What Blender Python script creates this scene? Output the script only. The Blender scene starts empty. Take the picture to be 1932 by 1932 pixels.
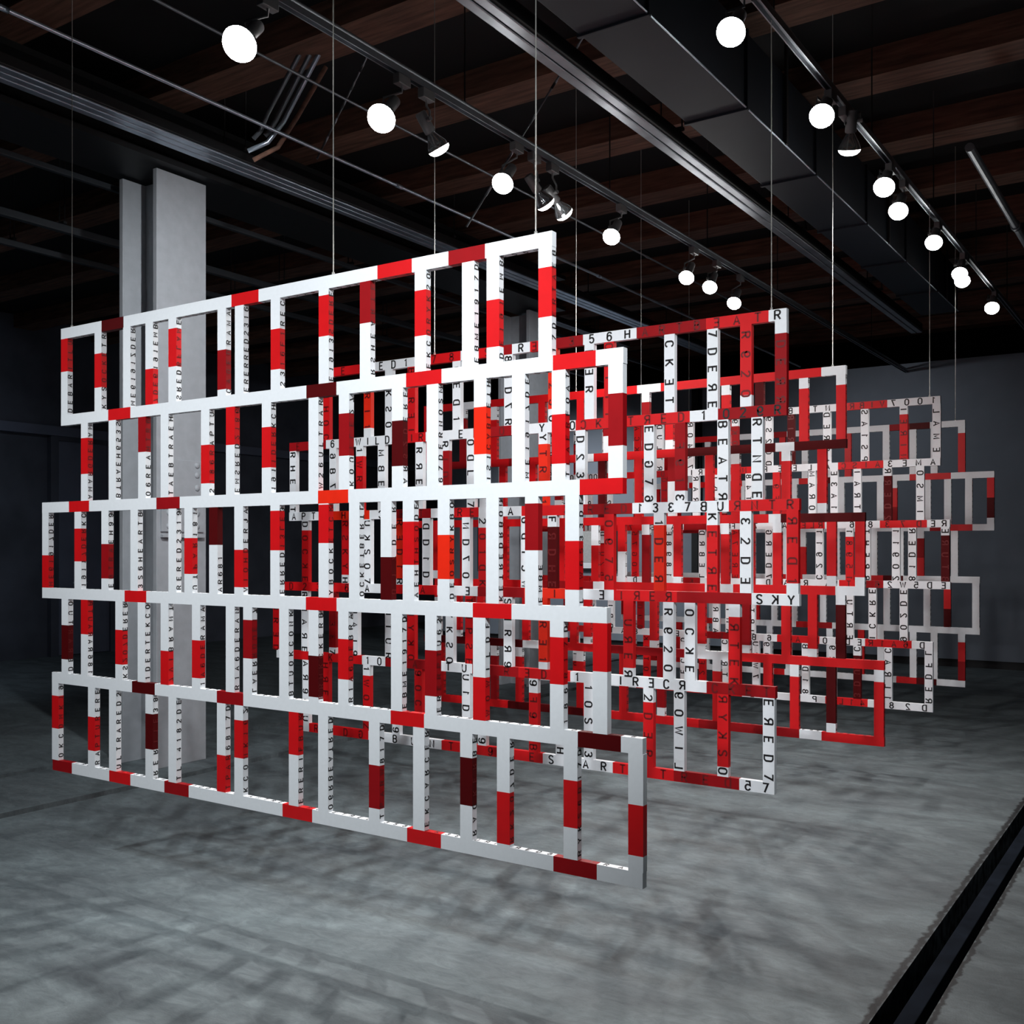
import bpy, bmesh, math, random
from mathutils import Vector, Matrix
random.seed(7)
SC = bpy.context.scene
COL = SC.collection
# ------------------------------------------------------------------ camera
F, CX, Y0, EYE = 1955.0, 966.0, 1036.0, 1.5
TH = math.radians(33.80); S, K = math.sin(TH), math.cos(TH)
cam = bpy.data.cameras.new('camera'); camo = bpy.data.objects.new('camera', cam); COL.objects.link(camo)
camo.location = (0, 0, EYE); camo.rotation_euler = (math.pi/2, 0, TH)
cam.sensor_width = 36; cam.lens = 36*F/1932; cam.shift_y = (Y0-966)/1932; cam.clip_end = 100
SC.camera = camo
# ------------------------------------------------------------------ world, exposure
w = bpy.data.worlds.new('world'); SC.world = w; w.use_nodes = True
w.node_tree.nodes['Background'].inputs[0].default_value = (.55, .7, 1, 1)
w.node_tree.nodes['Background'].inputs[1].default_value = .009
SC.view_settings.view_transform = 'Standard'; SC.view_settings.look = 'None'
SC.view_settings.exposure = 0.0; SC.view_settings.gamma = 1; SC.view_settings.use_curve_mapping = False
# ------------------------------------------------------------------ gallery spotlights out of the frame (same ceiling tracks, nearer the camera, except the last)
SPOTK = 1.0
def spot(name, loc, aim, watts, deg=60, blend=.8, size=.05, col=(1, .97, .94), parent=None):
    l = bpy.data.lights.new(name, 'SPOT'); l.energy = watts*SPOTK; l.spot_size = math.radians(deg); l.spot_blend = blend
    l.shadow_soft_size = size*.6; l.color = col
    o = bpy.data.objects.new(name, l); COL.objects.link(o)
    o.location = loc; o.rotation_euler = (Vector(aim)-Vector(loc)).to_track_quat('-Z', 'Y').to_euler()
    if parent: 
        o.parent = parent
    return o
CW = (.93, .97, 1)
spot('spot_light', (-1.3, .3, 3.75), (-2.4, 2.9, 1.95), 350, 66, 1, .06, CW)
spot('spot_light', (-3.0, .5, 3.75), (-3.2, 2.9, 1.6), 150, 70, 1, .06, CW)
spot('spot_light', (-3.2, 1.6, 3.75), (-4.2, 2.9, 1.4), 60, 70, 1, .06, CW)
spot('spot_light', (.3, .6, 3.75), (-2.5, 4.7, 1.35), 560, 50, 1, .06, CW)  # added off the tracks to brighten the second lattice past the front one
# ------------------------------------------------------------------ helpers
def u2r(px):
    u = (px-CX)/F
    return (u*K-S)/(K+u*S)                      # x / y of the ray
def on_plane(px, y): return u2r(px)*y
def zc(x, y): return -S*x+K*y
def z_at(px, py, x, y): return EYE+(Y0-py)*zc(x, y)/F
def on_x(px, x):                                 # y where the ray meets the plane x
    return x/u2r(px)
def floor_xy(px, py):
    Z = F*EYE/(py-Y0); X = (px-CX)/F*Z
    return K*X-S*Z, S*X+K*Z
def link(name, me, mats=(), parent=None):
    o = bpy.data.objects.new(name, me); COL.objects.link(o)
    for m in mats: me.materials.append(m)
    if parent: o.parent = parent
    return o
class MB:
    def __init__(s): s.v = []; s.f = []; s.m = []; s.sm = []
    def box(s, a, b, mi=0):
        x0, y0, z0 = a; x1, y1, z1 = b; n = len(s.v)
        s.v += [(x0,y0,z0),(x1,y0,z0),(x1,y1,z0),(x0,y1,z0),(x0,y0,z1),(x1,y0,z1),(x1,y1,z1),(x0,y1,z1)]
        for q in ((0,3,2,1),(4,5,6,7),(0,1,5,4),(1,2,6,5),(2,3,7,6),(3,0,4,7)):
            s.f.append(tuple(n+i for i in q)); s.m.append(mi); s.sm.append(False)
        return s
    def tube(s, pts, r, n=8, mi=0, cap=True):
        pts = [Vector(p) for p in pts]; rings = []
        rs = r if isinstance(r, (list, tuple)) else [r]*len(pts)
        ref = None
        for i, p in enumerate(pts):
            d = (pts[min(i+1, len(pts)-1)]-pts[max(i-1, 0)]).normalized()
            if ref is None:
                ref = Vector((0,0,1)) if abs(d.z) < .9 else Vector((1,0,0))
            a = d.cross(ref).normalized(); b = d.cross(a).normalized()
            k = len(s.v); rings.append(k)
            for j in range(n):
                t = 2*math.pi*j/n; s.v.append(tuple(p+(a*math.cos(t)+b*math.sin(t))*rs[i]))
        for i in range(len(rings)-1):
            for j in range(n):
                j2 = (j+1) % n
                s.f.append((rings[i]+j, rings[i]+j2, rings[i+1]+j2, rings[i+1]+j)); s.m.append(mi); s.sm.append(True)
        if cap:
            s.f.append(tuple(rings[0]+j for j in range(n))); s.m.append(mi); s.sm.append(False)
            s.f.append(tuple(rings[-1]+j for j in reversed(range(n)))); s.m.append(mi); s.sm.append(False)
        return s
    def build(s, name, mats, parent=None, bevel=0):
        me = bpy.data.meshes.new(name); me.from_pydata(s.v, [], s.f)
        for p, mi, sm in zip(me.polygons, s.m, s.sm): p.material_index = mi; p.use_smooth = sm
        me.update()
        o = link(name, me, mats, parent)
        if bevel:
            b = o.modifiers.new('bevel', 'BEVEL'); b.width = bevel; b.segments = 2; b.limit_method = 'ANGLE'
        return o
def empty(name, loc=(0,0,0)):
    o = bpy.data.objects.new(name, None); COL.objects.link(o); o.location = loc; o.empty_display_size = .1; return o
def tag(o, label=None, cat=None, group=None, kind=None):
    if label: o['label'] = label
    if cat: o['category'] = cat
    if group: o['group'] = group
    if kind: o['kind'] = kind
    return o
def struct(name, mb, mats): return tag(mb.build(name, mats), kind='structure')
# ------------------------------------------------------------------ materials
def mat(name, col, rough=.5, metal=0, noise=None, bump=0, scale=20, emit=None, spec=.5, stretch=None):
    m = bpy.data.materials.new(name); m.use_nodes = True; nt = m.node_tree; b = nt.nodes['Principled BSDF']
    b.inputs['Base Color'].default_value = (*col, 1); b.inputs['Roughness'].default_value = rough
    b.inputs['Metallic'].default_value = metal; b.inputs['Specular IOR Level'].default_value = spec
    tc = nt.nodes.new('ShaderNodeTexCoord')
    src = tc.outputs['Object']
    if stretch:
        mp = nt.nodes.new('ShaderNodeMapping'); mp.inputs['Scale'].default_value = stretch
        nt.links.new(src, mp.inputs['Vector']); src = mp.outputs['Vector']
    n = nt.nodes.new('ShaderNodeTexNoise'); n.inputs['Scale'].default_value = scale; n.inputs['Detail'].default_value = 5
    nt.links.new(src, n.inputs['Vector'])
    amp = noise if noise is not None else .06
    r = nt.nodes.new('ShaderNodeValToRGB')
    r.color_ramp.elements[0].position = .3; r.color_ramp.elements[1].position = .7
    r.color_ramp.elements[0].color = (*[c*(1-amp) for c in col], 1)
    r.color_ramp.elements[1].color = (*[min(1, c*(1+amp)) for c in col], 1)
    nt.links.new(n.outputs['Fac'], r.inputs['Fac']); nt.links.new(r.outputs['Color'], b.inputs['Base Color'])
    if bump:
        bp = nt.nodes.new('ShaderNodeBump'); bp.inputs['Strength'].default_value = bump; bp.inputs['Distance'].default_value = .01
        nt.links.new(n.outputs['Fac'], bp.inputs['Height']); nt.links.new(bp.outputs['Normal'], b.inputs['Normal'])
    if emit:
        b.inputs['Emission Color'].default_value = (*emit[:3], 1); b.inputs['Emission Strength'].default_value = emit[3]
    return m
WHITE = mat('white_paint', (.80, .83, .86), .45, noise=.02, scale=60)
RED = mat('red_paint', (.62, .006, .009), .4, noise=.04, spec=.35)
BRI = mat('vermilion_paint', (.80, .022, .006), .4, noise=.04, spec=.35)
DRED = mat('crimson_paint', (.29, .004, .007), .5, noise=.05, spec=.18)
MAR = mat('maroon_paint', (.075, .002, .003), .5, noise=.05, spec=.14)
BLACK = mat('black_lettering', (.006, .006, .007), .5)
DLET = mat('dark_red_lettering', (.13, .002, .003), .45)
BARM = [WHITE, RED, BRI, DRED, MAR, BLACK, DLET]; CI = {'w': 0, 'r': 1, 'b': 2, 'd': 3, 'm': 4}
STEEL = mat('wire_steel', (.33, .33, .31), .5, .6)
GALV = mat('galvanised_metal', (.50, .58, .68), .30, .7, noise=.15, scale=8)
THIN = mat('dark_tray_metal', (.07, .078, .09), .5, .4)
GALVD = mat('dull_galvanised_metal', (.24, .26, .29), .42, .75, noise=.2, scale=6)
DUCT = mat('blue_grey_duct_sheet', (.010, .014, .022), .6, 0, noise=.12, scale=3, spec=.25)
BLK = mat('black_metal', (.02, .021, .023), .5, .2)
FIX = mat('grey_fixture', (.16, .165, .17), .45, .2)
WOOD = mat('brown_timber', (.15, .072, .047), .8, noise=.5, scale=5, bump=.4, stretch=(.6, 6, 6))
DECK = mat('black_ceiling', (.006, .006, .007), .9)
COLM = mat('grey_column_paint', (.42, .44, .47), .6, noise=.06, scale=14, bump=.1)
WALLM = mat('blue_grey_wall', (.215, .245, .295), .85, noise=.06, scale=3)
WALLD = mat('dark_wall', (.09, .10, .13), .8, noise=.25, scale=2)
DOORM = mat('dark_door_paint', (.16, .18, .25), .6, noise=.1, scale=3)
RAILM = mat('floor_rail_steel', (.010, .014, .022), .9, 0, noise=.3, scale=9, spec=.05)
PIT = mat('groove_black', (.004, .004, .005), .95, noise=.6, scale=25)
GROOVE = mat('groove_dirt', (.018, .016, .018), .95, noise=.9, scale=18)
LENS = mat('lit_lamp_lens', (1, 1, 1), .3, emit=(1, .98, .95, 60))
LENSD = mat('lamp_lens_seen_from_side', (1, 1, 1), .3, emit=(1, .98, .95, 12))
GLASS = mat('silvered_lamp_glass', (.55, .58, .6), .12, .85)
GREYW = mat('picture_paper', (.5, .5, .5), .7)
def concrete():
    m = bpy.data.materials.new('concrete_floor'); m.use_nodes = True; nt = m.node_tree; b = nt.nodes['Principled BSDF']
    N = nt.nodes.new; L = nt.links.new
    tc = N('ShaderNodeTexCoord')
    mp = N('ShaderNodeMapping'); mp.inputs['Scale'].default_value = (1.0, 1.9, 1); mp.inputs['Rotation'].default_value = (0, 0, .5)
    L(tc.outputs['Object'], mp.inputs['Vector'])
    n1 = N('ShaderNodeTexNoise'); n1.inputs['Scale'].default_value = 1.6; n1.inputs['Detail'].default_value = 8; n1.inputs['Roughness'].default_value = .62; n1.inputs['Distortion'].default_value = .9
    n2 = N('ShaderNodeTexNoise'); n2.inputs['Scale'].default_value = 9; n2.inputs['Detail'].default_value = 8; n2.inputs['Roughness'].default_value = .7; n2.inputs['Distortion'].default_value = 1.5
    n3 = N('ShaderNodeTexNoise'); n3.inputs['Scale'].default_value = 140; n3.inputs['Detail'].default_value = 3
    L(mp.outputs['Vector'], n1.inputs['Vector']); L(mp.outputs['Vector'], n2.inputs['Vector']); L(tc.outputs['Object'], n3.inputs['Vector'])
    r1 = N('ShaderNodeValToRGB'); e = r1.color_ramp.elements
    e[0].position = .30; e[0].color = (.096, .113, .124, 1); e[1].position = .70; e[1].color = (.190, .231, .246, 1)
    x = r1.color_ramp.elements.new(.5); x.color = (.143, .172, .184, 1)
    L(n1.outputs['Fac'], r1.inputs['Fac'])
    r2 = N('ShaderNodeValToRGB'); e = r2.color_ramp.elements
    e[0].position = .3; e[0].color = (.62, .62, .64, 1); e[1].position = .66; e[1].color = (1.12, 1.12, 1.1, 1)
    L(n2.outputs['Fac'], r2.inputs['Fac'])
    mx = N('ShaderNodeMix'); mx.data_type = 'RGBA'; mx.blend_type = 'MULTIPLY'; mx.inputs[0].default_value = .8
    L(r1.outputs['Color'], mx.inputs[6]); L(r2.outputs['Color'], mx.inputs[7]); 
    # chipped, dirty lips on both sides of the rail trench
    sx = N('ShaderNodeSeparateXYZ'); L(tc.outputs['Object'], sx.inputs[0])
    nc = N('ShaderNodeTexNoise'); nc.inputs['Scale'].default_value = 17; nc.inputs['Detail'].default_value = 8; L(tc.outputs['Object'], nc.inputs['Vector'])
    def line(x0, wdt):
        a = N('ShaderNodeMath'); a.operation = 'MULTIPLY_ADD'; a.inputs[1].default_value = .05; a.inputs[2].default_value = -x0-.025; L(nc.outputs['Fac'], a.inputs[0])
        c = N('ShaderNodeMath'); c.operation = 'ADD'; L(sx.outputs['X'], c.inputs[0]); L(a.outputs[0], c.inputs[1])
        d = N('ShaderNodeMath'); d.operation = 'ABSOLUTE'; L(c.outputs[0], d.inputs[0])
        r = N('ShaderNodeMapRange'); r.inputs['From Min'].default_value = wdt*.4; r.inputs['From Max'].default_value = wdt; L(d.outputs[0], r.inputs['Value'])
        return r.outputs[0]
    l1, l2 = line(-.899, .019), line(-.726, .014)
    mm = N('ShaderNodeMath'); mm.operation = 'MULTIPLY'; L(l1, mm.inputs[0]); L(l2, mm.inputs[1])
    mc = N('ShaderNodeMix'); mc.data_type = 'RGBA'; mc.inputs[6].default_value = (.012, .013, .015, 1); L(mm.outputs[0], mc.inputs[0]); L(mx.outputs[2], mc.inputs[7])
    L(mc.outputs[2], b.inputs['Base Color'])
    ad = N('ShaderNodeMath'); ad.operation = 'ADD'; L(n2.outputs['Fac'], ad.inputs[0]); L(n3.outputs['Fac'], ad.inputs[1])
    bp = N('ShaderNodeBump'); bp.inputs['Strength'].default_value = .25; bp.inputs['Distance'].default_value = .006
    L(ad.outputs[0], bp.inputs['Height']); L(bp.outputs['Normal'], b.inputs['Normal'])
    b.inputs['Roughness'].default_value = .62; b.inputs['Specular IOR Level'].default_value = .3
    return m
CONC = concrete()
# ------------------------------------------------------------------ the room
XL, XR, YN, YW, YF = -13.4, 6.0, -4.0, 14.1, 20.0
fl = MB()
for a, b_ in ((XL, -6.66), (-6.56, -5.68), (-5.57, -.885), (-.735, XR)):
    fl.box((a, YN, -.3), (b_, YF, 0))
struct('floor', fl, [CONC])
struct('floor_subbase', MB().box((XL, YN, -.4), (-3, YF, -.03), 1).box((-3, YN, -.4), (XR, YF, -.22), 0), [PIT, GROOVE])
struct('wall_back', MB().box((-10.87, YW, .10), (XR, YW+.25, 3.92)), [WALLM])
struct('baseboard_back', MB().box((-10.8, YW+.03, 0), (XR, YW+.2, .11)), [BLK])  # black strip standing in for the dark floor gap under the wall
struct('wall_rear', MB().box((XL, YF, 0), (XR, YF+.2, 4.68)), [DECK])
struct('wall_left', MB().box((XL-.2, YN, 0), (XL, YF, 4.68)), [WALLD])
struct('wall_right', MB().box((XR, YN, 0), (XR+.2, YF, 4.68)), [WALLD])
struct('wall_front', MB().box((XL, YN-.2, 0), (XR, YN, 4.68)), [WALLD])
struct('ceiling', MB().box((XL-.2, YN-.2, 4.68), (XR+.2, YF+.2, 4.9)), [DECK])
# left wall: tall door and light band above it
yd0, yd1 = on_x(104, XL), on_x(202, XL)
zt = z_at(104, 832, XL, yd0)
d = MB(); d.box((XL, yd0, .01), (XL+.05, yd1, zt)); do = struct('door_1', d, [DOORM])
t = MB(); t.box((XL, yd0-.12, 0), (XL+.09, yd0, zt+.12)).box((XL, yd1, 0), (XL+.09, yd1+.12, zt+.12)).box((XL, yd0, zt), (XL+.09, yd1, zt+.12))
struct('trim_1', t, [WALLD])
h = MB(); h.tube([(XL+.05, yd0+.25, 1.02), (XL+.12, yd0+.25, 1.02), (XL+.12, yd0+.42, 1.02)], .012)
h.build('door_handle', [GALV], do)
zb = z_at(100, 815, XL, on_x(100, XL))
struct('trim_2', MB().box((XL, 4, zb-.06), (XL+.12, YF, zb+.07)), [DOORM])
# joists
jy = [3.36+1.17*i for i in range(0, 11)]
ORD = ['nearest', 'second', 'third', 'fourth', 'fifth', 'sixth', 'seventh', 'eighth', 'ninth', 'tenth', 'farthest']
for i, y in enumerate(jy):
    j = MB(); j.box((XL, y-.14, 4.5), (XR, y+.14, 4.68))
    tag(j.build('ceiling_joist', [WOOD]), 'old brown timber joist crossing the black ceiling, %s from the front' % ORD[i], 'joist', 'timber joists under the ceiling')
# ------------------------------------------------------------------ steel columns
def column(x, y, ztop, label, splice=True):
    rt = tag(empty('steel_column', (x, y, 0)), label, 'column')
    w_, d_, t_ = .42, .41, .04                       # flanges face +-x
    MB().box((-t_, 0, 0), (0, w_, ztop)).build('flange', [COLM], rt, .003)
    MB().box((-d_, 0, 0), (-d_+t_, w_, ztop)).build('flange', [COLM], rt, .003)
    MB().box((-d_+t_, w_/2-.02, 0), (-t_, w_/2+.02, ztop)).build('web', [COLM], rt)
    if splice:
        MB().box((0, .03, 1.62), (.014, w_-.03, 2.12)).build('splice_plate', [COLM], rt, .002)
        MB().box((0, .03, 1.58), (.03, w_-.03, 1.6)).build('plate_ledge', [COLM], rt, .002)
        for zz in (1.66, 1.75, 1.84, 1.93, 2.02, 2.09):
            for yy in (.09, w_-.09):
                bm = bmesh.new(); bmesh.ops.create_uvsphere(bm, u_segments=12, v_segments=6, radius=.022)
                me = bpy.data.meshes.new('rivet'); bm.to_mesh(me); bm.free()
                for p in me.polygons: p.use_smooth = True
                o = link('rivet', me, [COLM], rt); o.location = (.014, yy, zz); o.scale = (.6, 1, 1)
    return rt
column(-5.94, 4.52, 4.1, 'pale grey steel H column with rivets, behind the left end of the nearest lattice')
column(-6.1, 9.45, 4.1, 'distant pale grey steel column seen through the middle of the lattices', False)
bmz = MB(); bmz.box((-6.4, YN, 4.12), (-5.85, 9.8, 4.16)).box((-6.15, YN, 4.16), (-6.1, 9.8, 4.46)).box((-6.4, YN, 4.46), (-5.85, 9.8, 4.5))
tag(bmz.build('steel_beam', [BLK]), 'black steel beam resting on the tall grey columns', 'beam')
# ------------------------------------------------------------------ lettering
# stroke alphabet: each glyph is a list of polylines on a 0-4 wide, 0-6 high grid; '(' marks a rounded polyline
def arc(cx, cy, rx, ry, a0, a1, n=7):
    return [(cx+rx*math.cos(math.radians(a0+(a1-a0)*i/n)), cy+ry*math.sin(math.radians(a0+(a1-a0)*i/n))) for i in range(n+1)]
O_ = arc(2, 4.2, 1.7, 1.8, 0, 180)+arc(2, 1.8, 1.7, 1.8, 180, 360)+[(3.7, 4.2)]
P_ = [(.3, 6), (2.2, 6)]+arc(2.2, 4.5, 1.5, 1.5, 90, -90)[1:]+[(.3, 3)]
SIX = arc(2, 1.9, 1.6, 1.9, 180, -180, 12)
FONT = {
 'A': [[(.1, 0), (2, 6), (3.9, 0)], [(.9, 2), (3.1, 2)]],
 'B': [[(.3, 0), (.3, 6)], [(.3, 6), (2.2, 6)]+arc(2.2, 4.6, 1.3, 1.4, 90, -90)[1:]+[(.3, 3.2)], [(2.2, 3.2)]+arc(2.2, 1.6, 1.5, 1.6, 90, -90)[1:]+[(.3, 0)]],
 'C': [arc(2, 4.2, 1.7, 1.8, 10, 180)+arc(2, 1.8, 1.7, 1.8, 180, 350)],
 'D': [[(.3, 0), (.3, 6), (1.9, 6)]+arc(1.9, 4.2, 1.8, 1.8, 90, 0)[1:]+arc(1.9, 1.8, 1.8, 1.8, 0, -90)+[(.3, 0)]],
 'E': [[(3.6, 6), (.3, 6), (.3, 0), (3.6, 0)], [(.3, 3.1), (3.1, 3.1)]],
 'F': [[(3.6, 6), (.3, 6), (.3, 0)], [(.3, 3.1), (3.1, 3.1)]],
 'G': [arc(2, 4.2, 1.7, 1.8, 10, 180)+arc(2, 1.8, 1.7, 1.8, 180, 330)+[(3.6, 3), (2.1, 3)]],
 'H': [[(.3, 0), (.3, 6)], [(3.7, 0), (3.7, 6)], [(.3, 3.1), (3.7, 3.1)]],
 'I': [[(2, 0), (2, 6)]],
 'J': [[(3.3, 6), (3.3, 1.8)]+arc(1.9, 1.8, 1.4, 1.8, 0, -170)],
 'K': [[(.3, 0), (.3, 6)], [(3.7, 6), (.5, 2.5)], [(1.5, 3.4), (3.9, 0)]],
 'L': [[(.4, 6), (.4, 0), (3.6, 0)]],
 'M': [[(0, 0), (0, 6), (2, 1.2), (4, 6), (4, 0)]],
 'N': [[(.3, 0), (.3, 6), (3.7, 0), (3.7, 6)]],
 'O': [O_], '0': [O_], 'P': [[(.3, 0), (.3, 6)], P_],
 'R': [[(.3, 0), (.3, 6)], P_, [(2, 3), (3.8, 0)]],
 'S': [arc(2, 4.55, 1.6, 1.45, 15, 180)+[(.9, 3.5), (3.1, 2.5)]+arc(2, 1.45, 1.65, 1.45, 0, -165)],
 'T': [[(0, 6), (4, 6)], [(2, 6), (2, 0)]],
 'U': [[(.3, 6), (.3, 1.8)]+arc(2, 1.8, 1.7, 1.8, 180, 360)+[(3.7, 6)]],
 'V': [[(.1, 6), (2, 0), (3.9, 6)]],
 'W': [[(-.5, 6), (.7, 0), (2, 5), (3.3, 0), (4.5, 6)]],
 'Y': [[(.1, 6), (2, 2.8), (3.9, 6)], [(2, 2.8), (2, 0)]],
 'Z': [[(.3, 6), (3.7, 6), (.3, 0), (3.7, 0)]],
 '1': [[(.9, 4.7), (2.2, 6), (2.2, 0)]],
 '2': [arc(2, 4.4, 1.6, 1.6, 170, -20)+[(.3, 0), (3.7, 0)]],
 '3': [arc(2, 4.6, 1.5, 1.4, 165, -80)+[(1.5, 3.2)], [(2.1, 3.2)]+arc(2, 1.6, 1.65, 1.6, 80, -165)],
 '4': [[(2.9, 0), (2.9, 6), (.2, 1.6), (3.9, 1.6)]],
 '5': [[(3.5, 6), (.8, 6), (.5, 3.2)]+arc(2, 1.9, 1.6, 1.9, 110, -160, 10)],
 '6': [SIX, [(.4, 1.9), (.5, 3.9)]+arc(2.1, 4.2, 1.6, 1.8, 180, 20)],
 '7': [[(.3, 6), (3.7, 6), (1.5, 0)]],
 '8': [arc(2, 4.55, 1.4, 1.4, 0, 360, 12), arc(2, 1.6, 1.65, 1.6, 0, 360, 12)],
 '9': [[(4-x, 6-y) for x, y in SIX], [(3.6, 4.1), (3.5, 2.1)]+arc(1.9, 1.8, 1.6, 1.8, 0, -160)]}
SW = .60
def gl_mesh(c):
    vs, fs = [], []
    for pl in FONT.get(c, []):
        n = len(pl); L_, R_ = [], []
        closed = abs(pl[0][0]-pl[-1][0])+abs(pl[0][1]-pl[-1][1]) < .01
        for i, (x, y) in enumerate(pl):
            p = pl[i-1] if i else (pl[-2] if closed else None); q = pl[i+1] if i < n-1 else (pl[1] if closed else None)
            def nrm(a, b):
                dx, dy = b[0]-a[0], b[1]-a[1]; l = math.hypot(dx, dy) or 1; return (-dy/l, dx/l)
            n1 = nrm(p, (x, y)) if p else nrm((x, y), q); n2 = nrm((x, y), q) if q else n1
            mx, my = n1[0]+n2[0], n1[1]+n2[1]; l2 = mx*mx+my*my
            if l2 < .25: l2 = .25
            mx, my = mx*2/l2, my*2/l2
            # clamp long mitres
            ml = math.hypot(mx, my)
            if ml > 1.8: mx, my = mx*1.8/ml, my*1.8/ml
            k = len(vs); vs += [(x+mx*SW, y+my*SW*.9), (x-mx*SW, y-my*SW*.9)]
            if i: fs.append((k-2, k-1, k+1, k))
    y0, y1 = min(v[1] for v in vs), max(v[1] for v in vs); sc = 1/7.0
    vs = [((v[0]-2)*sc*1.12, (min(max(v[1], -.5), 6.5)-3)*sc) for v in vs]
    return vs, fs
GLM = {c: gl_mesh(c) for c in FONT}
class Letters:
    def __init__(s): s.v = []; s.f = []; s.m = []
    def put(s, c, pos, right, up, h, wmax, mir, mi):
        if c not in GLM: return
        vs, fs = GLM[c]; wx = min(h, wmax/.78)
        pos, right, up = Vector(pos), Vector(right), Vector(up); k = len(s.v)
        for x, y in vs: s.v.append(tuple(pos+right*(x*wx*(-1 if mir else 1))+up*(y*h)))
        for f in fs: s.f.append(tuple(k+i for i in f)); s.m.append(5+mi)
POOL = 'ULTRARED2318HEARTBEATRED7191EMBERED1026SKYROCKETRED3356WILDFIRERED71861RAPTURERED209KNOCKOUTRED133BURNTRED6A1LAMARED5GFIRECRACKERED1007VIBRANTRED'
_pc = [0]
def pool(n):
    i = _pc[0]; _pc[0] = (i+n*3+5) % len(POOL)
    return (POOL+POOL)[i:i+n]
# ------------------------------------------------------------------ the hanging lattices
# crops: origin x, origin y, scale
CR = {'A': (0, 400, 660/1932), 'B': (560, 400, 660/1932), 'C': (0, 900, 660/1932), 'D': (560, 900, 660/1932),
      'E': (1000, 560, 500/1932), 'F': (1000, 1020, 500/1932), 'G': (1440, 660, 492/1932), 'H': (1440, 1020, 492/1932), 'P': (0, 0, 1)}
BT, BD = .0500, .027                        # bar height (rails), bar depth
BW = .052                                   # post width
ZT = [1.0445-.41*i for i in range(6)]; ZT[5] = -1.005; ZT[4] = -.588
YP = [2.895, 4.355, 5.815, 7.275, 8.735]
ZO = [0, -.008, -.022, -.03, -.03]
HS = ['front', 'second', 'third', 'fourth', 'rearmost']
# rails: list of rows; each "crop x0 seg:x,seg:x ..." seg = colour + end x, optional text after '/'
D = {}
D[0] = dict(rails=[
 'P 115 w191.6 m233 w436.6 r487.8 w712 r777 w846 d915 w1041.4',
 'P 115 w204 r246 w578 m634.7 w766 r833 w1043 r1124 w1176',
 'P 79.4 w130 r168 w295 d339 w600 b657 w1093.6 r1175',
 'P 79.6 w235 r276 w577 r635 w892 r965 w1145',
 'P 98 w249 m292 w409 d459 w737 r800 w1090 m1171.5 w1212.5',
 'P 99.3 d135.6 w206 r246 w310 d356 w533 r589 w768 r832 w1044 d1126 w1212.5'],
 posts=['''A 337 r885 w/ULTIRABED
A 522 w785 r972 w/RTEKCOSYK
A 680 w/REDZ1916EM
A 803 w870 r/BME1916ED7
A 930 w647 r857 w/EMALF6DERS
A 1201 w765 d983 w/AMARDEGAC
A 1297 w/6132DERRERE
A 1495 w650 r873 w/CER1F6132
A 1760 w465 r690 w/EREDS3191E
B 348 d618 w/ETRAEHSR
B 651 w437 r688 w/O2KYROCKE
B 912 w/D7191EMBE
B 1048 w490 r750 w/BME191ED
B 1334 w312 r585 w/''',
'''A 447 w1250 r1448 w/MAREDGRAMA
A 600 w/S356HEARTB
A 763 d1327 w/6RTHAER6O
A 887 w/HEARTBEAT
A 1110 w1288 r1500 w/UTPAR6812
A 1248 r1288 w/6812DERSME
A 1446 w1190 r1413 w/HCKRED1191
A 1704 w/RARTLU62W
B 232 w1115 d1348 w/72ELTUOK
B 525 w1155 m1405 w/ERED26RA
B 717 w/MSONRED76
B 978 w1080 b1340 w/HTELBAC1SI
B 1188 w/ED7191EM
B 1408 w1120 r1392 w/TAOFREALT
B 1720 w1005 d1293 w/''',
'''C 233 w432 r610 w/RED71916EM
C 411 w285 r466 w/CKRED71191
C 560 w370 d560 w/99HEARTBE
C 720 w/BTRAEH6S3
C 930 w/9132DERER
C 1018 w337 r535 w/181RAPTU
C 1155 m375 w/......186RA
C 1294 w402 r608 w/AJREDHOIV
C 1493 w187 r405 w/3EL31DERRE
D 120 w145 r365 w/KCTEKCOBY
D 288 w/LTREBTEKCO
D 463 w442 m/RED71B
D 585 w247 r485 w/EDOSHTHEA
D 778 w320 b563 w/OBKYRSOED
D 1045 w/NOBRDERTEK
D 1260 w147 d405 w/......EBME
D 1482 w353 r622 w/''',
'''C 340 w817 m1005 w/OUTRARED
C 447 r867 w/PTUARAR681
C 637 w843 r1033 w/RERED7O2SK
C 760 w/OCKETRED1
C 887 w958 r/TNARBIV7
C 1060 w900 r1108 w/AMARED6A1
C 1247 w/NARED6A1R
C 1343 w788 d1000 w/71EUORREAL
C 1542 w/KNOCKOUTB
C 1704 w985 m1212 w/BREKCKHRE
D 228 w893 r1115 w/ARBED6A1R
D 520 w/D7191EMBE
D 708 w955 d1207 w/26UTPRERE
D 973 w1103 r/FDLIW0W
D 1398 w883 r1142 w/D71R681
D 1635 r1072 w/''',
'''C 287 w1205 r1385 w/91KMOCKO
C 486 w1322 r1508 w/ERERUTPAR
C 602 w/2DERARTLU
C 803 w1305 m1500 w/83E1IRER
C 930 w/ED28141LT
C 1198 w1532 r/D7186RAPT
C 1294 w1340 r1548 w/261KNOCK
C 1595 r1530 w/KUBFIRERE
C 1757 w/DERTAEBR60
D 398 w1587 d1825 w/D718WRAPT
D 642 w/RECRACKE
D 902 w1545 m1808 w/EBREKCAR
D 1105 w1735 r2020 w/RED7O2KR
D 1473 w1670 r1930 w/D71D6SKYR
D 1830 w1805 r2085 w/'''])
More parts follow.
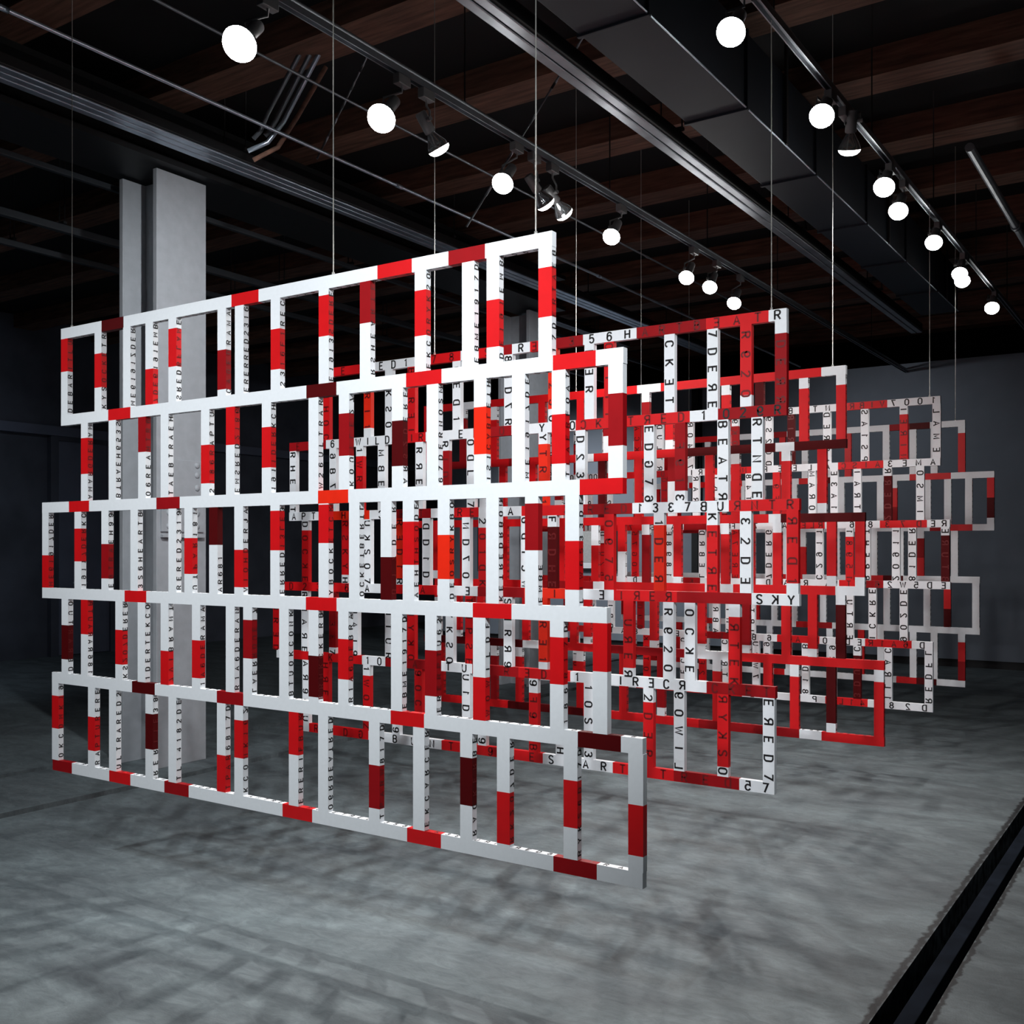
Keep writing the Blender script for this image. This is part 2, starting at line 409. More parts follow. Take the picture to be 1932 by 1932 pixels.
D[1] = dict(rails=[
 'P 608 w628 r708/ER w802/ED1s r869/78 w893 r946/S d966 w1000/R r1015/e d1100/s3 w1201/56H d1332/ARTB r1450/eAT w1484/R',
 'P 546 d615/EH w640/6 d667 w740/WILD m768 r803/IR w893/rE d965/CO w1042/KY r1074/R w1086/O r1301.5/cKETrED w1354.5/1 d1484/02~9R',
 'P 545.6 w601/APT b697/aHE w740/c d813/RT w856/S r903/RE w984/rA r1099/Ks d1193/RED w1375/~13~37bU r1508/rNTR',
 'P 537 r668/D2376 w718/A r825/1A w901/Re d989/D b1066/WI w1158/De r1277/IrEr d1418/.. w1508/SkY',
 'P 521.7 w530 r683/RDKT w727/10 d802/Ra w891/PTU d978/ER r1076/eDR w1333/1.FIReCr. d1463/CKET',
 'P 569 w583 r695/REDg w833/7BUN r1024/TR9DE w1156/SHAR r1271/TAT d1394.7/REd w1461/~57'],
 posts=['''P 609 r/ERHOC
B 370 b1195 w/TRI1
B 487 w/IKSO
B 612 r/BTREI
B 860 w/9ED1
B 1145 w/8ED7R
E 132 b820 w/RS2C0
E 397 w/DeR
E 540 r/OEFT1
E 978 w/CKeT
E 1290 w/7DErE
E 1532 r720 w/R~920
E 1785 w270 d/ DErr''',
'''A 1600 w/RHEAT
B 180 w/6B73
B 327 w1350 r/1WRE9
B 447 w/MBE
B 655 w/RRE
B 797 w1320 d/RIDE2
B 938 w/ODLG7
B 1335 w1283 b/YTRA1
E 333 w/D~23
E 830 w/EDg7~6
E 1055 d1415 w/ f~91~3
E 1365 w/BEATr
E 1613 w/RTNDE''',
'''D 28 w295 r/DOCKE
D 248 r540 w/RSKYH
D 370 w/UKS07
D 548 b560 w/RED1R
D 693 w/DD1DER
D 912 w/ND7OSK
D 1003 w280 r/201DK
D 1237 w/GDTCW
D 1385 w275 m/FRDHE
E 540 r2200 w/0~97~5
E 902 w1665 b/1DEr
E 1288 w1665 r/KETrE
E 1530 w/~32De
G 172 r1730 w/RED1''',
'''P 515 r1238 w/OHRED
D 25 w/RLARE
D 178 d940 w/R7337
D 300 w/1RAL9
D 487 w/APTUR
D 610 r/KRYKO
D 822 w/2YKSO
D 930 r/TRPSE
D 1142 w/SERR9
D 1335 b1020 w/TRE1
F 680 r925 w/ UrEr
F 970 w/R~920
F 1125 w/OCkE
F 1448 w555 r/ rTEK''',
'''C 1670 w/AR9CU
D 140 r/HRED1
D 365 w1095 r/1WO2Z
D 527 w/OEKT9
D 650 r/9OCKE
D 912 w/U1DEB
D 1000 w/R12E9
D 1282 w1190 r/9F9EB
D 1430 w/1DREH
F 392 w/1OSK3
F 825 w1175 r/2DeR
F 1048 w/~90WIl
F 1365 r1645 w/rYkS0
F 1697 w/ErED7'''])
D[2] = dict(rails=[
 'P 800 r869 w896 r1000 r1202 w1246.4 r1549.5 w1595.8',
 'P 800 d900 r960 d1000 r1107 w1120 r1296 m1463 w1498.6 m1596.6',
 'P 790 r1098 r1103 r1450 w1473 m1632',
 'P 820 r1000 d1119 w1140 r1330 w1383 r1576 w1631',
 'P 800 m986 w1016 r1119 d1291 r1315 w1374 r1668',
 'P 800 r958 m1100 r1318 d1508 w1550 r1668'],
 posts=['''P 800 r/
P 867 w790 d/
B 1070 w1150 r/
E 60 r/
E 340 r/
E 815 w770 d/
E 985 r1045 w/
E 1395 w718 r/
E 1640 m/
G 265 w290 r/
G 540 w262 r/''',
'''P 830 w902 b/
P 998 r/
E 495 m/
E 762 r/
E 1275 r/
E 1465 w1220 r/
G 135 w825 r/
G 400 r1137 w/''',
'''P 800 d/
D 752 r515 w/
P 868 r/
P 945 r/
P 1052 r/
E 815 w1735 d/
E 1045 r2040 w/
E 1390 w1730 r/
G 70 w1355 r/
G 470 r1675 w/
G 680 r1685 w/''',
'''P 858 r1188 w/
P 900 r/
P 985 r/
F 290 r/
F 390 r700 w/
F 872 r727 w/
F 1218 r750 w/
F 1540 d760 w/
H 135 r/
H 330 r800 w/
H 537 w475 m/''',
'''P 826 r/
D 1070 w985 d/
D 1208 w990 r/
F 338 w878 r/
F 650 r/
F 925 d1215 w/
F 1330 w950 r/
H 0 r/
H 197 w1005 r/
H 467 m1350 w/
H 820 w1045 r/'''])
D[3] = dict(rails=[
 'P 1017 r1120/LI w1200/9RE r1330/DIFR w1420/3TA r1480/RD w1598/BETNA r1674/RBiV w1774/7001',
 'P 1017 w1100/LO r1110 w1128/00 r1237 d1264/O w1330/SrIR r1430/1N w1542/REEL w1581/A r1666.6/cSIA w1774/3EMA',
 'P 1017 r1103/C w1129/Tc r1212/S7 w1290/EA d1333 w1400/6F w1508/7A r1556/ELR w1660/E68 r1749/37D w1792/ER',
 'P 1017 r1150/IM w1208/27D w1288/C d1321/K w1400/N w1500/9DA w1583/RA r1620/T d1666.6/U6 w1792.7/2W5DE',
 'P 1017 r1140/12 w1212/RA8 w1300/1E d1380/RL w1466/LB6 r1546/5A4 w1632/01DE r1720/R1A6 w1760/D',
 'P 1017 w1200/RED1 r1400/IREC w1557/LISP r1637/TL14 w1760/182D'],
 posts=['''E 525 w/CFUO1
E 1145 w/RO4A7
E 1470 w945 d/9KOR1
G 15 w/9S2GD
G 178 m/RIRBE
G 443 w/DERCA
G 722 w/SA1SP
G 1010 w480 r/IERIN
G 1253 w/LAME''',
'''E 955 d/OTNER
E 1185 w/RARIS
E 1570 w/84TCE
G 70 r/)9FTE
G 335 w/MARO9
G 497 w/E3A1S
G 668 w/IARTL
G 893 w935 m/RRED2
G 1132 w/OSMI''',
'''E 740 r2780 w/57G0W
E 990 w/E8981
E 1230 w/DRBEL
E 1470 r/A7ERE
G 15 w/GRED7
G 388 w/1192C
G 610 w1385 r/18951
G 735 w/THERB
G 953 w/11902
G 1073 w/RED18
G 1317 w1375 m/ERUTB''',
'''F 780 d/9A09O
F 1330 w/DERBA
F 1590 w/dTTRU
F 1425 w/EDINA
H 780 w/ERKCI
H 1010 w/ED209''',
'''F 825 r/KUTOR
F 1095 w/UFCED
F 1230 r1015 w/MOE2A
F 1395 w/CARTO
F 1620 w/U2W7I
H 0 w/9051A
H 285 w/BED18
H 485 w/9RAL1
H 667 w850 m/CRUD3
H 895 w/CARL1
H 1195 w/LFDER'''])
D[4] = dict(rails=[
 'P 1195 w1272 r1355 w1460 d1484.6 w1678 d1716 m1754.5 w1820.7',
 'P 1195 w1300 r1400 w1507 r1524 w1560 m1580 w1716 r1794 w1876',
 'P 1172 w1280 d1330 w1754 d1775 w1792 r1834.7 w1876',
 'P 1172 w1475 r1514 w1600 r1666 m1704 w1848.7',
 'P 1172 w1300 r1360 w1502 r1524 w1543 d1570 w1848.7',
 'P 1172 w1460 r1480 w1691 r1729 m1767 w1821'],
 posts=['''P 1195 w/
G 285 w/
G 603 r/
G 885 w/
G 1083 w/
G 1240 w/
G 1443 w618 r/''',
'''G 205 w/
G 400 w/
G 842 w/
G 942 w1025 r1165 d/
G 1190 w/
G 1340 w/
G 1495 w/
G 1657 r1095 m1245 w/''',
'''G 130 w/
G 520 w/
G 795 w/
G 990 w/
G 1140 w1397 d1540 r/
G 1390 w/''',
'''G 60 w/
G 205 w/
G 420 w/
H 612 r575 w/
G 890 w/
G 1187 w/
H 1337 r505 m/
G 1548 w/''',
'''H 25 w/
H 468 w/
H 700 r/
H 845 w/
H 1085 w/
H 1240 w/
H 1443 w752 r895 d/'''])
LAB = ['nearest hanging lattice, white faces with red blocks, its letters only on bar edges',
       'second hanging lattice from the front, large black letters on its red and white faces',
       'third hanging lattice from the front, mostly plain red bars without letters on the faces',
       'fourth hanging lattice from the front, small letters on mostly white bars',
       'rearmost hanging lattice, plain white bars with a few red blocks, nearest the back wall']
def parse(ln):
    head, _, rest = ln.partition(' ')
    return head, rest
def toks(t):
    out = []; i = 0
    while i < len(t):
        if t[i] == '~': out.append((t[i+1].upper(), True)); i += 2
        else: out.append((t[i].upper(), t[i].islower())); i += 1
    return out
def build_panel(k):
    y = YP[k]; zo = EYE+ZO[k]; zs = lambda i: ZT[i]+zo
    text_front = k in (1, 3)
    X = lambda c, v: on_plane(CR[c][0]+v*CR[c][2], y)
    root = tag(empty('hanging_lattice', (X('P', (1100, 1400, 1500, 1600, 1650)[k])-1, y, zs(5)-BT)), LAB[k], 'hanging lattice')
    L0 = Vector(root.location)
    root.location = L0
    def fin(mb, name, le):
        # the printed letters are part of the bar's own surface
        k = len(mb.v); mb.v += le.v; mb.f += [tuple(k+i for i in f) for f in le.f]; mb.m += le.m; mb.sm += [False]*len(le.f)
        mb.v = [tuple(Vector(v)-L0) for v in mb.v]
        return mb.build(name, BARM, root)
    ext = []
    for i, ln in enumerate(D[k]['rails']):
        tk = ln.split(); c = tk[0]; x0 = X(c, float(tk[1])); xs = x0; mb = MB(); le = Letters()
        z1 = zs(i); z0 = z1-BT
        for sgm in tk[2:]:
            a, _, tx = sgm.partition('/'); ci = CI[a[0]]; x1 = X(c, float(a[1:]))
            mb.box((xs, y, z0), (x1, y+BD, z1), ci); lm = 0 if ci == 0 else 1
            bl = {(1, 1, 'd1484'): (0, 1, 2, 3)}
            if text_front and tx:
                tk_ = toks(tx); n = len(tk_)
                for q, (ch, mr) in enumerate(tk_):
                    le.put(ch, (xs+(q+.5)*(x1-xs)/n, y-.0008, (z0+z1)/2), (1,0,0), (0,0,1), .0455, .034, mr or k == 3, 0 if q in bl.get((k, i, a), ()) else lm)
            if not text_front:
                n = max(1, int((x1-xs)/.042)); tx = pool(n)
                for q, ch in enumerate(tx):
                    xx = xs+(q+.5)*(x1-xs)/n
                    if i >= 3: le.put(ch, (xx, y+BD/2, z1+.0006), (1,0,0), (0,1,0), .0225, .023, q % 3 == 1, lm)
                    else: le.put(ch, (xx, y+BD/2, z0-.0006), (1,0,0), (0,-1,0), .0225, .023, q % 3 == 1, lm)
            xs = x1
        fin(mb, 'rail', le); ext.append((x0, xs))
    for r in range(5):
        za, zb_ = zs(r)-BT, zs(r+1)
        plist = []
        for ln in D[k]['posts'][r].split('\n'):
            spec, _, tx = ln.partition('/'); tk = spec.split(); c = tk[0]; xl = X(c, float(tk[1]))
            segs = []; pxl = CR[c][0]+float(tk[1])*CR[c][2]
            for s_ in tk[2:]:
                if len(s_) > 1:
                    py = CR[c][1]+float(s_[1:])*CR[c][2]
                    segs.append((s_[0], z_at(pxl, py, xl, y)))
                else: segs.append((s_[0], zb_))
            if segs[-1][1] > zb_ + .001: segs.append((segs[-1][0], zb_))
            plist.append((xl, segs, tx))
        # posts behind other bars, where the photo shows nothing legible
        if k >= 2:
            lo = max(ext[r][0], ext[r+1][0]); hi = max(p[0] for p in plist)
            x_ = lo if r % 2 else lo+.1
            while x_ < hi:
                if all(abs(x_-p[0]) > .15 for p in plist):
                    cc = random.choice('rrwwd' if k == 2 else 'wwwwr')
                    cb = random.choice('wr'); zz = zb_+random.uniform(.1, .28)
                    plist.append((x_, [(cc, zz), (cb, zb_)], pool(5)))
                x_ += random.uniform(.16, .27)
        for xl, segs, tx in plist:
            mb = MB(); le = Letters(); zt_ = za; bounds = []
            xl_ = xl
            for s_, zz in segs:
                zz = max(min(zz, zt_-.004), zb_)
                mb.box((xl_, y, zz), (xl_+BW, y+BD, zt_), CI[s_]); bounds.append((zz, zt_, CI[s_])); zt_ = zz
                if zz <= zb_+1e-4: break
            def ci_at(z):
                for a, b2, c2 in bounds:
                    if a <= z <= b2: return 0 if c2 == 0 else 1
                return None
            if text_front:
                tx = toks(tx or pool(5)); expl = any(m for c_, m in tx)
                for q, (ch, mr) in enumerate(tx):
                    n_ = len(tx); z = za-(.022+.080*q if n_ == 5 else .045+.086*q)
                    m_ = ci_at(z)
                    if m_ is None or z < zb_+.010: continue
                    le.put(ch, (xl_+BW/2, y-.0008, z), (0,0,-1), (1,0,0), .0455, .034, True if k == 3 else mr if expl else (q+len(tx)) % 2 == 0, m_)
            else:
                last = xl_ > max(e[1] for e in ext)-.2 and (xl_+BW > min(ext[r][1], ext[r+1][1])-.03) and k == 0 and not tx
                if not last:
                    tx = (tx or pool(9)); n = len(tx); dz = (za-zb_)/n
                    dirn = -1 if len(tx) % 2 else 1
                    for q, ch in enumerate(tx):
                        z = za-(q+.5)*dz; m_ = ci_at(z)
                        if m_ is None: continue
                        le.put(ch, (xl_+BW+.0007, y+BD/2, z), (0,0,-dirn), (0,dirn,0), .0250, .0235, dirn > 0, m_)
            fin(mb, 'post', le)
    return root, ext
exts = []
for k in range(5):
    rt, ext = build_panel(k); exts.append(ext)
# cables
TZ = 3.8; T1, T2 = -1.411*2.3, -.682*2.3
CAB = [(0, 136, 'leftmost'), (0, 629, 'middle'), (0, 1011, 'right'), (1, 820, 'left'), (1, 1455.5, 'right'), (2, 1087, 'left'), (2, 1571, 'right'), (3, 1209.5, 'left'), (3, 1754, 'right'), (4, 1802.5, 'right'), (4, 1300, 'left')]
for k, px, wh in CAB:
    y = YP[k]+BD/2; x = on_plane(px, y); z0 = EYE+ZO[k]+ZT[0]
    rt = tag(empty('suspension_cable', (x, y, z0)), '%s thin steel cable holding up the %s lattice from the ceiling' % (wh, HS[k]), 'cable', 'steel cables holding the lattices')
    top = TZ-.0015 if abs(x-T2) < .06 else 3.955 if abs(x+2.72) < .1 else 4.68 if all(abs(y-j) > .14 for j in jy) else 4.5
    MB().tube([(0, 0, 0), (0, 0, top-z0)], .0021, 6).build('wire', [STEEL], rt)
    MB().tube([(0, 0, 0), (0, 0, .012)], .006, 8).build('screw_anchor', [STEEL], rt)
# ------------------------------------------------------------------ ceiling runs (all parallel to y)
def run(name, label, cat, xc, zrel, wd, ht, y0, y1, m, ribs=0, hang=True, group=None):
    z = EYE+zrel; rt = tag(empty(name, (xc, y0, z)), label, cat, group)
    L = y1-y0
    mb = MB()
    mb.box((-wd/2, 0, 0), (wd/2, L, ht))
    mb.build('housing', [BLK if ribs else m], rt, min(wd, ht)*.12)
    if ribs:
        for q in range(ribs):
            xx = -wd/2+wd*(q+.5)/ribs
            MB().box((xx-wd*.42/ribs, 0, -.014), (xx+wd*.42/ribs, L, -.0005)).build('face_strip', [m], rt, .005)
    if hang:
        yy = .8
        while yy < L:
            h = MB(); h.box((-wd/2-.015, yy-.015, ht), (wd/2+.015, yy+.015, ht+.02)); h.tube([(-wd/2-.005, yy, ht), (-wd/2-.005, yy, 4.68-z)], .005, 6); h.tube([(wd/2+.005, yy, ht), (wd/2+.005, yy, 4.68-z)], .005, 6)
            h.build('hanger', [BLK], rt); yy += 2.34
    return rt
run('cable_trunking', 'bright ribbed metal trunking crossing above the tall grey column', 'trunking', -5.5, 2.62, .20, .07, -3, 13, GALV, 3)
run('cable_trunking', 'dull ribbed metal trunking running behind the tall grey column', 'trunking', -6.78, 2.85, .14, .06, -3, 13, GALVD, 3)
run('cable_trunking', 'pale double trunking beside the wide blue-grey air duct', 'trunking', -2.72, 2.46, .13, .09, -2, 12.3, GALVD, 2)
run('thin_cable_tray', 'thin dark tray at the far left of the ceiling, lower of two', 'cable tray', -7.5, 2.5, .06, .06, -3, 18, THIN, 0)
run('thin_cable_tray', 'thin dark tray at the far left of the ceiling, farther of two', 'cable tray', -8.2, 2.5, .05, .05, -3, 18, THIN, 0)
run('thin_cable_tray', 'thin dark tray directly right of the column top', 'cable tray', -6.6, 2.6, .04, .04, -3, 16, THIN, 0)
# conduits
def pipe(name, label, pts, r, m, cat='pipe', group=None):
    p0 = Vector(pts[0]); rt = tag(empty(name, p0), label, cat, group)
    MB().tube([Vector(p)-p0 for p in pts], r, 10).build('tube', [m], rt)
    for q in range(1, 6):
        a = Vector(pts[0]).lerp(Vector(pts[-1]), q/6)-p0; d = (Vector(pts[-1])-Vector(pts[0])).normalized()
        if len(pts) == 2: MB().tube([a-d*.03, a+d*.03], r*1.35, 10).build('coupling', [m], rt)
    return rt
pipe('ceiling_conduit', 'long bright conduit crossing the upper left of the ceiling', [(-4.62, -3, 4.0), (-4.62, 14, 4.0)], .011, GALV)
pipe('ceiling_conduit', 'second thin conduit beside the long bright one', [(-4.13, 1, 4.1), (-4.13, 12, 4.1)], .008, GALVD)
pipe('ceiling_pipe', 'dark pipe high at the right edge of the ceiling', [(-1.27, on_x(1829, -1.27), 4.1), (-1.27, 19, 4.1)], .03, GALVD)
def pt(px, py, Z):
    X_ = (px-CX)/F*Z; return Vector((K*X_-S*Z, S*X_+K*Z, EYE+(Y0-py)*Z/F))
for q, (a, b_, c_, m) in enumerate((((572, 90), (505, 214), (478, 262), GALVD), ((590, 92), (520, 228), (500, 256), GALVD), ((604, 98), (535, 230), (468, 285), GALV), ((615, 126), (560, 222), (478, 302), WOOD))):
    P = [pt(*a, 6.3), pt(*b_, 6.3), pt((b_[0]*.6+c_[0]*.4)-3, b_[1]*.3+c_[1]*.7, 6.3), pt(*c_, 6.3)]
    pipe('drop_conduit', ('first', 'second', 'third', 'last, brown')[q]+' of the four bent conduits dropping from a joist near the column', P, .014, m, 'pipe', 'bent conduits near the column')
for a, b_, nm in (((674, 145), (598, 300), 'left of the second lit spotlight'), ((920, 363), (880, 428), 'below the third lit spotlight')):
    P0, P1 = pt(*a, 6.6 if a[0] < 800 else 6.15), pt(*b_, 6.6 if a[0] < 800 else 6.15); e_ = (4.68-P0.z)/(P0.z-P1.z)
    pipe('brace_rod', 'thin slanting rod '+nm, [P0+(P0-P1)*e_, P1], .006, GALVD, 'rod')
# big duct
dx0, dx1, dz = -2.43, -2.08, 3.9
rt = tag(empty('air_duct', (dx0, -3, dz)), 'wide rectangular blue-grey air duct running under the ceiling', 'duct')
yy = 0; ye = 14.2; q = 0
while yy < ye-.01:
    y2 = min(yy+1.2, ye)
    MB().box((0, yy+.004, 0), (dx1-dx0, y2-.004, .42)).build('duct_section', [DUCT], rt, .004)
    if y2 < ye: MB().box((-.012, y2-.012, -.012), (dx1-dx0+.012, y2+.012, .432)).build('flange_joint', [DUCT], rt, .003)
    yy = y2
MB().tube([(dx1-dx0+.003, 0, .003), (dx1-dx0+.003, ye, .003)], .005, 6).build('edge_seam', [GALV], rt)
for yh in (1.8, 4.2, 6.6, 9, 11.4, 13.6):
    MB().box((-.02, yh, .42), (-.005, yh+.03, .78)).box((dx1-dx0+.005, yh, -.0), (dx1-dx0+.02, yh+.03, .78)).build('hanger_strap', [BLK], rt)
# ------------------------------------------------------------------ lighting tracks and spotlights
TZ = 3.8
def track(x, label, y0, y1):
    rt = tag(empty('lighting_track', (x, y0, TZ)), label, 'lighting track')
    L = y1-y0
    MB().box((-.018, 0, 0), (-.012, L, .03)).box((.012, 0, 0), (.018, L, .03)).box((-.012, 0, .024), (.012, L, .03)).build('track_channel', [GALVD], rt)
    MB().tube([(-.006, 0, .05), (-.006, L, .05)], .012, 8).build('conduit', [GALVD], rt)
    for q in range(1, int(L/1.6)):
        MB().tube([(0, q*1.6, .03), (0, q*1.6, 4.68-TZ)], .004, 6).build('hanger_rod', [BLK], rt)
T1, T2 = -1.411*2.3, -.682*2.3
track(T1, 'long lighting track above the middle of the lattices', -2, 15)
track(T2, 'lighting track along the right side of the ceiling', -2, 13.6)
def lathe(mb, prof, axis, org, n=20, mi=0):
    axis = Vector(axis).normalized(); ref = Vector((0,0,1)) if abs(axis.z) < .9 else Vector((1,0,0))
    a = axis.cross(ref).normalized(); b = axis.cross(a).normalized(); org = Vector(org); rings = []
    for t_, r in prof:
        rings.append(len(mb.v))
        for j in range(n):
            q = 2*math.pi*j/n; mb.v.append(tuple(org+axis*t_+(a*math.cos(q)+b*math.sin(q))*r))
    for i in range(len(rings)-1):
        for j in range(n):
            j2 = (j+1) % n; mb.f.append((rings[i]+j, rings[i]+j2, rings[i+1]+j2, rings[i+1]+j)); mb.m.append(mi); mb.sm.append(True)
    mb.f.append(tuple(rings[0]+j for j in range(n))); mb.m.append(mi); mb.sm.append(False)
    mb.f.append(tuple(rings[-1]+j for j in reversed(range(n)))); mb.m.append(mi); mb.sm.append(False)
def lamp(px, py, tx, aim, label, watts, deg=75, lit=True, big=1.0):
    """px,py: the lens centre in the photo; tx: x of its track; aim: where it points (world)"""
    yl = on_x(px, tx); zl = z_at(px, py, tx, yl)
    lens = Vector((tx, yl, zl)); A = (Vector(aim)-lens).normalized()
    if lit:
        hd = Vector((-lens.x*.3, -lens.y, 0)).normalized()
        A = (hd*.72+Vector((0, 0, -.70))).normalized()
    back = lens-A*.115*big                                   # end of socket
    sock = back-A*.10
    ya = sock.y
    rt = tag(empty('track_spotlight', (tx, ya, TZ)), label, 'spotlight', 'spotlights on the ceiling tracks')
    o = Vector((tx, ya, TZ))
    mid = (back+sock)/2
    mb = MB(); mb.box((-.02, -.045, -.05), (.02, .045, -.001)); mb.build('track_adapter', [FIX], rt, .003)
    side = A.cross(Vector((0, 0, 1)))
    side = side.normalized() if side.length > .1 else Vector((1, 0, 0))
    m2 = mid-o
    top = Vector((0, 0, -.05))
    mb = MB(); mb.tube([top, top+Vector((0, 0, -.03)), m2+side*.045+Vector((0, 0, .04)), m2+side*.045], .006, 8)
    mb.tube([m2+side*.055, m2+side*.0], .011, 10); mb.build('yoke_arm', [FIX], rt)
    mb = MB(); lathe(mb, [(0, .024), (.008, .029), (.105, .029), (.11, .025)], A, sock-o); mb.build('socket_housing', [FIX], rt)
    R = .058*big
    mb = MB(); lathe(mb, [(0, .018), (.012, .02), (.03*big, .03*big), (.07*big, R*.9), (.092*big, R)], A, back-o, 24); mb.build('reflector_bulb', [GLASS], rt)
    mb = MB(); lathe(mb, [(.092*big, R*.99), (.103*big, R*.93), (.116*big, R*.7), (.122*big, R*.4), (.124*big, R*.04)], A, back-o, 24)
    mb.build('lens', [LENS if lit else LENSD], rt)
    if watts:
        sp = spot('spot_light', (0, 0, 0), (0, 0, -1), watts, deg, 1, .05)
        sp.parent = rt
        sp.location = (lens+A*.03)-o; Al = A if not lit else Vector((-.30, -.50, -.80)) if tx > -2 else Vector((.24, -.58, -.76)); sp.rotation_euler = Al.to_track_quat('-Z', 'Y').to_euler()
    return rt
L_ = [
 (447, 88, T1, (-2.6, .6, .0), 'nearest lit spotlight on the middle track, above the left of the front lattice', 195, 90, True, 1.25),
 (716, 228, T1, (-1.8, 1.0, 0), 'second lit spotlight on the middle track, left of the first side-on lamp', 210, 95, True, 1.2),
 (832, 288, T1, (-2.4, 6.6, 0), 'side-on spotlight alone on the middle track, showing its silver cone', 80, 80, False, 1),
 (946, 350, T1, (-2.4, 3.2, 0), 'third lit spotlight on the middle track, before the pair of side-on lamps', 160, 85, True, 1.05),
 (1033, 390, T1, (-2.2, 8.6, 0), 'left lamp of the side-on pair on the middle track', 60, 80, False, 1),
 (1068, 408, T1, (-2.2, 9.4, 0), 'right lamp of the side-on pair on the middle track', 80, 80, False, 1),
 (1152, 450, T1, (-2.0, 4.5, 0), 'lit spotlight just right of the side-on pair', 150, 85, True, 1),
 (1294, 527, T1, (-2.0, 6.5, 0), 'left one of the three small lit spotlights at the far end of the middle track', 90, 85, True, 1),
 (1338, 545, T1, (-1.6, 7.0, 0), 'centre one of the three small lit spotlights at the far end of the middle track', 90, 85, True, 1),
 (1384, 575, T1, (-2.2, 8.3, 0), 'right one of the three small lit spotlights at the far end of the middle track', 90, 85, True, 1),
 (1377, 65, T2, (-1.6, .3, 0), 'nearest lit spotlight on the right track, at the top of the picture', 25, 70, True, 1.0),
 (1549, 223, T2, (-1.5, 2.2, 0), 'second lit spotlight on the right track, beside the dim side-on lamp', 35, 90, True, 1.05),
 (1602, 291, T2, (-2.2, 6.9, .4), 'side-on spotlight with a silver cone on the right track', 60, 80, False, 1),
 (1667, 357, T2, (-1.6, 4.1, 0), 'third lit spotlight on the right track, upper of a close pair', 45, 80, True, 1.05),
 (1694, 402, T2, (-2.6, 6.0, 0), 'fourth lit spotlight on the right track, lower of a close pair', 50, 85, True, 1),
 (1761, 461, T2, (-2.4, 7.3, 0), 'fifth lit spotlight on the right track, alone between two pairs', 70, 85, True, 1),
 (1810, 520, T2, (-2.4, 9.5, 0), 'upper of two overlapping lit spotlights near the end of the right track', 70, 80, True, 1),
 (1815, 533, T2, (-1.2, 8.0, 0), 'lower of two overlapping lit spotlights near the end of the right track', 70, 80, True, 1),
 (1871, 584, T2, (-2.0, 10.0, 0), 'last lit spotlight at the far end of the right track', 50, 80, True, 1.05)]
for a in L_: lamp(*a)
# ------------------------------------------------------------------ floor rail and pictures
rt = tag(empty('floor_rail', (-.83, YN, -.22)), 'steel rail set in the black floor trench at the right', 'rail')
MB().box((0, 0, 0), (.058, YF-YN, .205)).build('rail_bar', [RAILM], rt, .003)
MB().box((-.045, 0, 0), (-.02, YF-YN, .02)).box((.078, 0, 0), (.09, YF-YN, .02)).build('rail_foot', [BLK], rt)
def tickmat():
    m = bpy.data.materials.new('printed_sheet'); m.use_nodes = True; nt = m.node_tree; b = nt.nodes['Principled BSDF']
    tc = nt.nodes.new('ShaderNodeTexCoord'); br = nt.nodes.new('ShaderNodeTexBrick')
    mp = nt.nodes.new('ShaderNodeMapping'); mp.inputs['Rotation'].default_value = (math.pi/2, 0, 0)
    nt.links.new(tc.outputs['Object'], mp.inputs['Vector']); nt.links.new(mp.outputs['Vector'], br.inputs['Vector'])
    br.inputs['Scale'].default_value = 12; br.inputs['Mortar Size'].default_value = .03; br.inputs['Brick Width'].default_value = .25
    br.inputs['Color1'].default_value = (.45, .45, .44, 1); br.inputs['Color2'].default_value = (.36, .36, .35, 1); br.inputs['Mortar'].default_value = (.5, .5, .5, 1)
    nt.links.new(br.outputs['Color'], b.inputs['Base Color']); b.inputs['Roughness'].default_value = .5
    return m
TICK = tickmat()
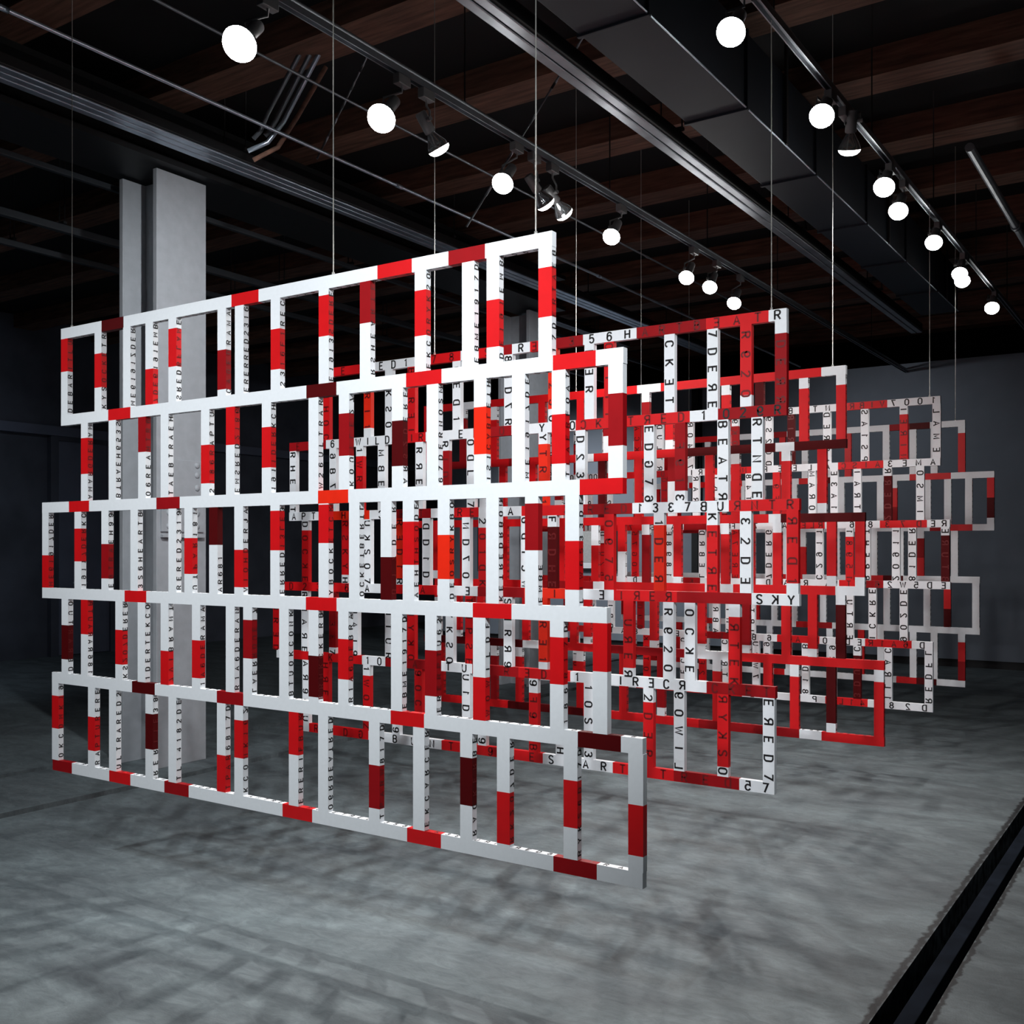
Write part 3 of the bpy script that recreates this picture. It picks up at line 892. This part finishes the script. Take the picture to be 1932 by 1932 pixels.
def picture(px0, px1, py0, py1, label, m):
    x0, x1 = on_plane(px0, YW), on_plane(px1, YW); z1 = z_at(px0, py0, x0, YW); z0 = z_at(px0, py1, x0, YW)
    rt = tag(empty('framed_picture', ((x0+x1)/2, YW, z0)), label, 'picture', 'framed pictures on the back wall')
    w2 = (x1-x0)/2; h = z1-z0; t = .035
    MB().box((-w2, -.05, 0), (w2, 0, t)).box((-w2, -.05, h-t), (w2, 0, h)).box((-w2, -.05, t), (-w2+t, 0, h-t)).box((w2-t, -.05, t), (w2, 0, h-t)).build('frame', [BLK], rt, .003)
    MB().box((-w2+t, -.02, t), (w2-t, 0, h-t)).build('mount', [WHITE], rt)
    MB().box((-w2+t+.07, -.024, t+.09), (w2-t-.07, -.02, h-t-.07)).build('printed_sheet', [m], rt)
picture(905, 983, 985, 1073, 'left framed print of pale lettering rows on the back wall', TICK)
picture(1088, 1168, 985, 1076, 'middle framed print of pale lettering rows on the back wall', TICK)
xp, xq = on_plane(1307, YW), on_plane(1319, YW)
rt = tag(empty('wall_conduit', ((xp+xq)/2, YW, 0)), 'dark vertical boxed conduit on the back wall, right of the framed prints', 'conduit')
MB().box((-(xq-xp)/2, -.05, .0), ((xq-xp)/2, 0, 3.9)).build('conduit_cover', [BLK], rt, .004)
MB().box(((xq-xp)/2, -.03, .0), ((xq-xp)/2+.05, 0, 3.9)).build('side_channel', [DUCT], rt, .002)
# unseen lights added without fixtures to brighten back wall, columns and left side
spot('spot_light', (-7.4, 11.2, 3.8), (-8.0, 14.1, 1.2), 430, 82, 1, .06, CW)
spot('spot_light', (-3.9, 11.6, 3.75), (-3.4, 14.1, 1.9), 50, 110, 1, .06, CW)
spot('spot_light', (-3.5, 3.4, 3.7), (-6.0, 4.85, 2.45), 270, 78, 1, .06, CW)  # added to brighten the near column
spot('spot_light', (-8.8, 5.5, 4.2), (-13.2, 4.6, 1.2), 150, 110, 1, .06, (.75, .87, 1))  # added in the left bay to lift the dark left wall
spot('spot_light', (-4.9, .6, 3.9), (-5.0, 3.3, 0.0), 230, 85, 1, .06, CW)  # added to brighten the left floor
spot('spot_light', (-4.0, 7.6, 3.9), (-6.1, 9.6, 2.4), 190, 70, 1, .06, CW)  # added to brighten the far column
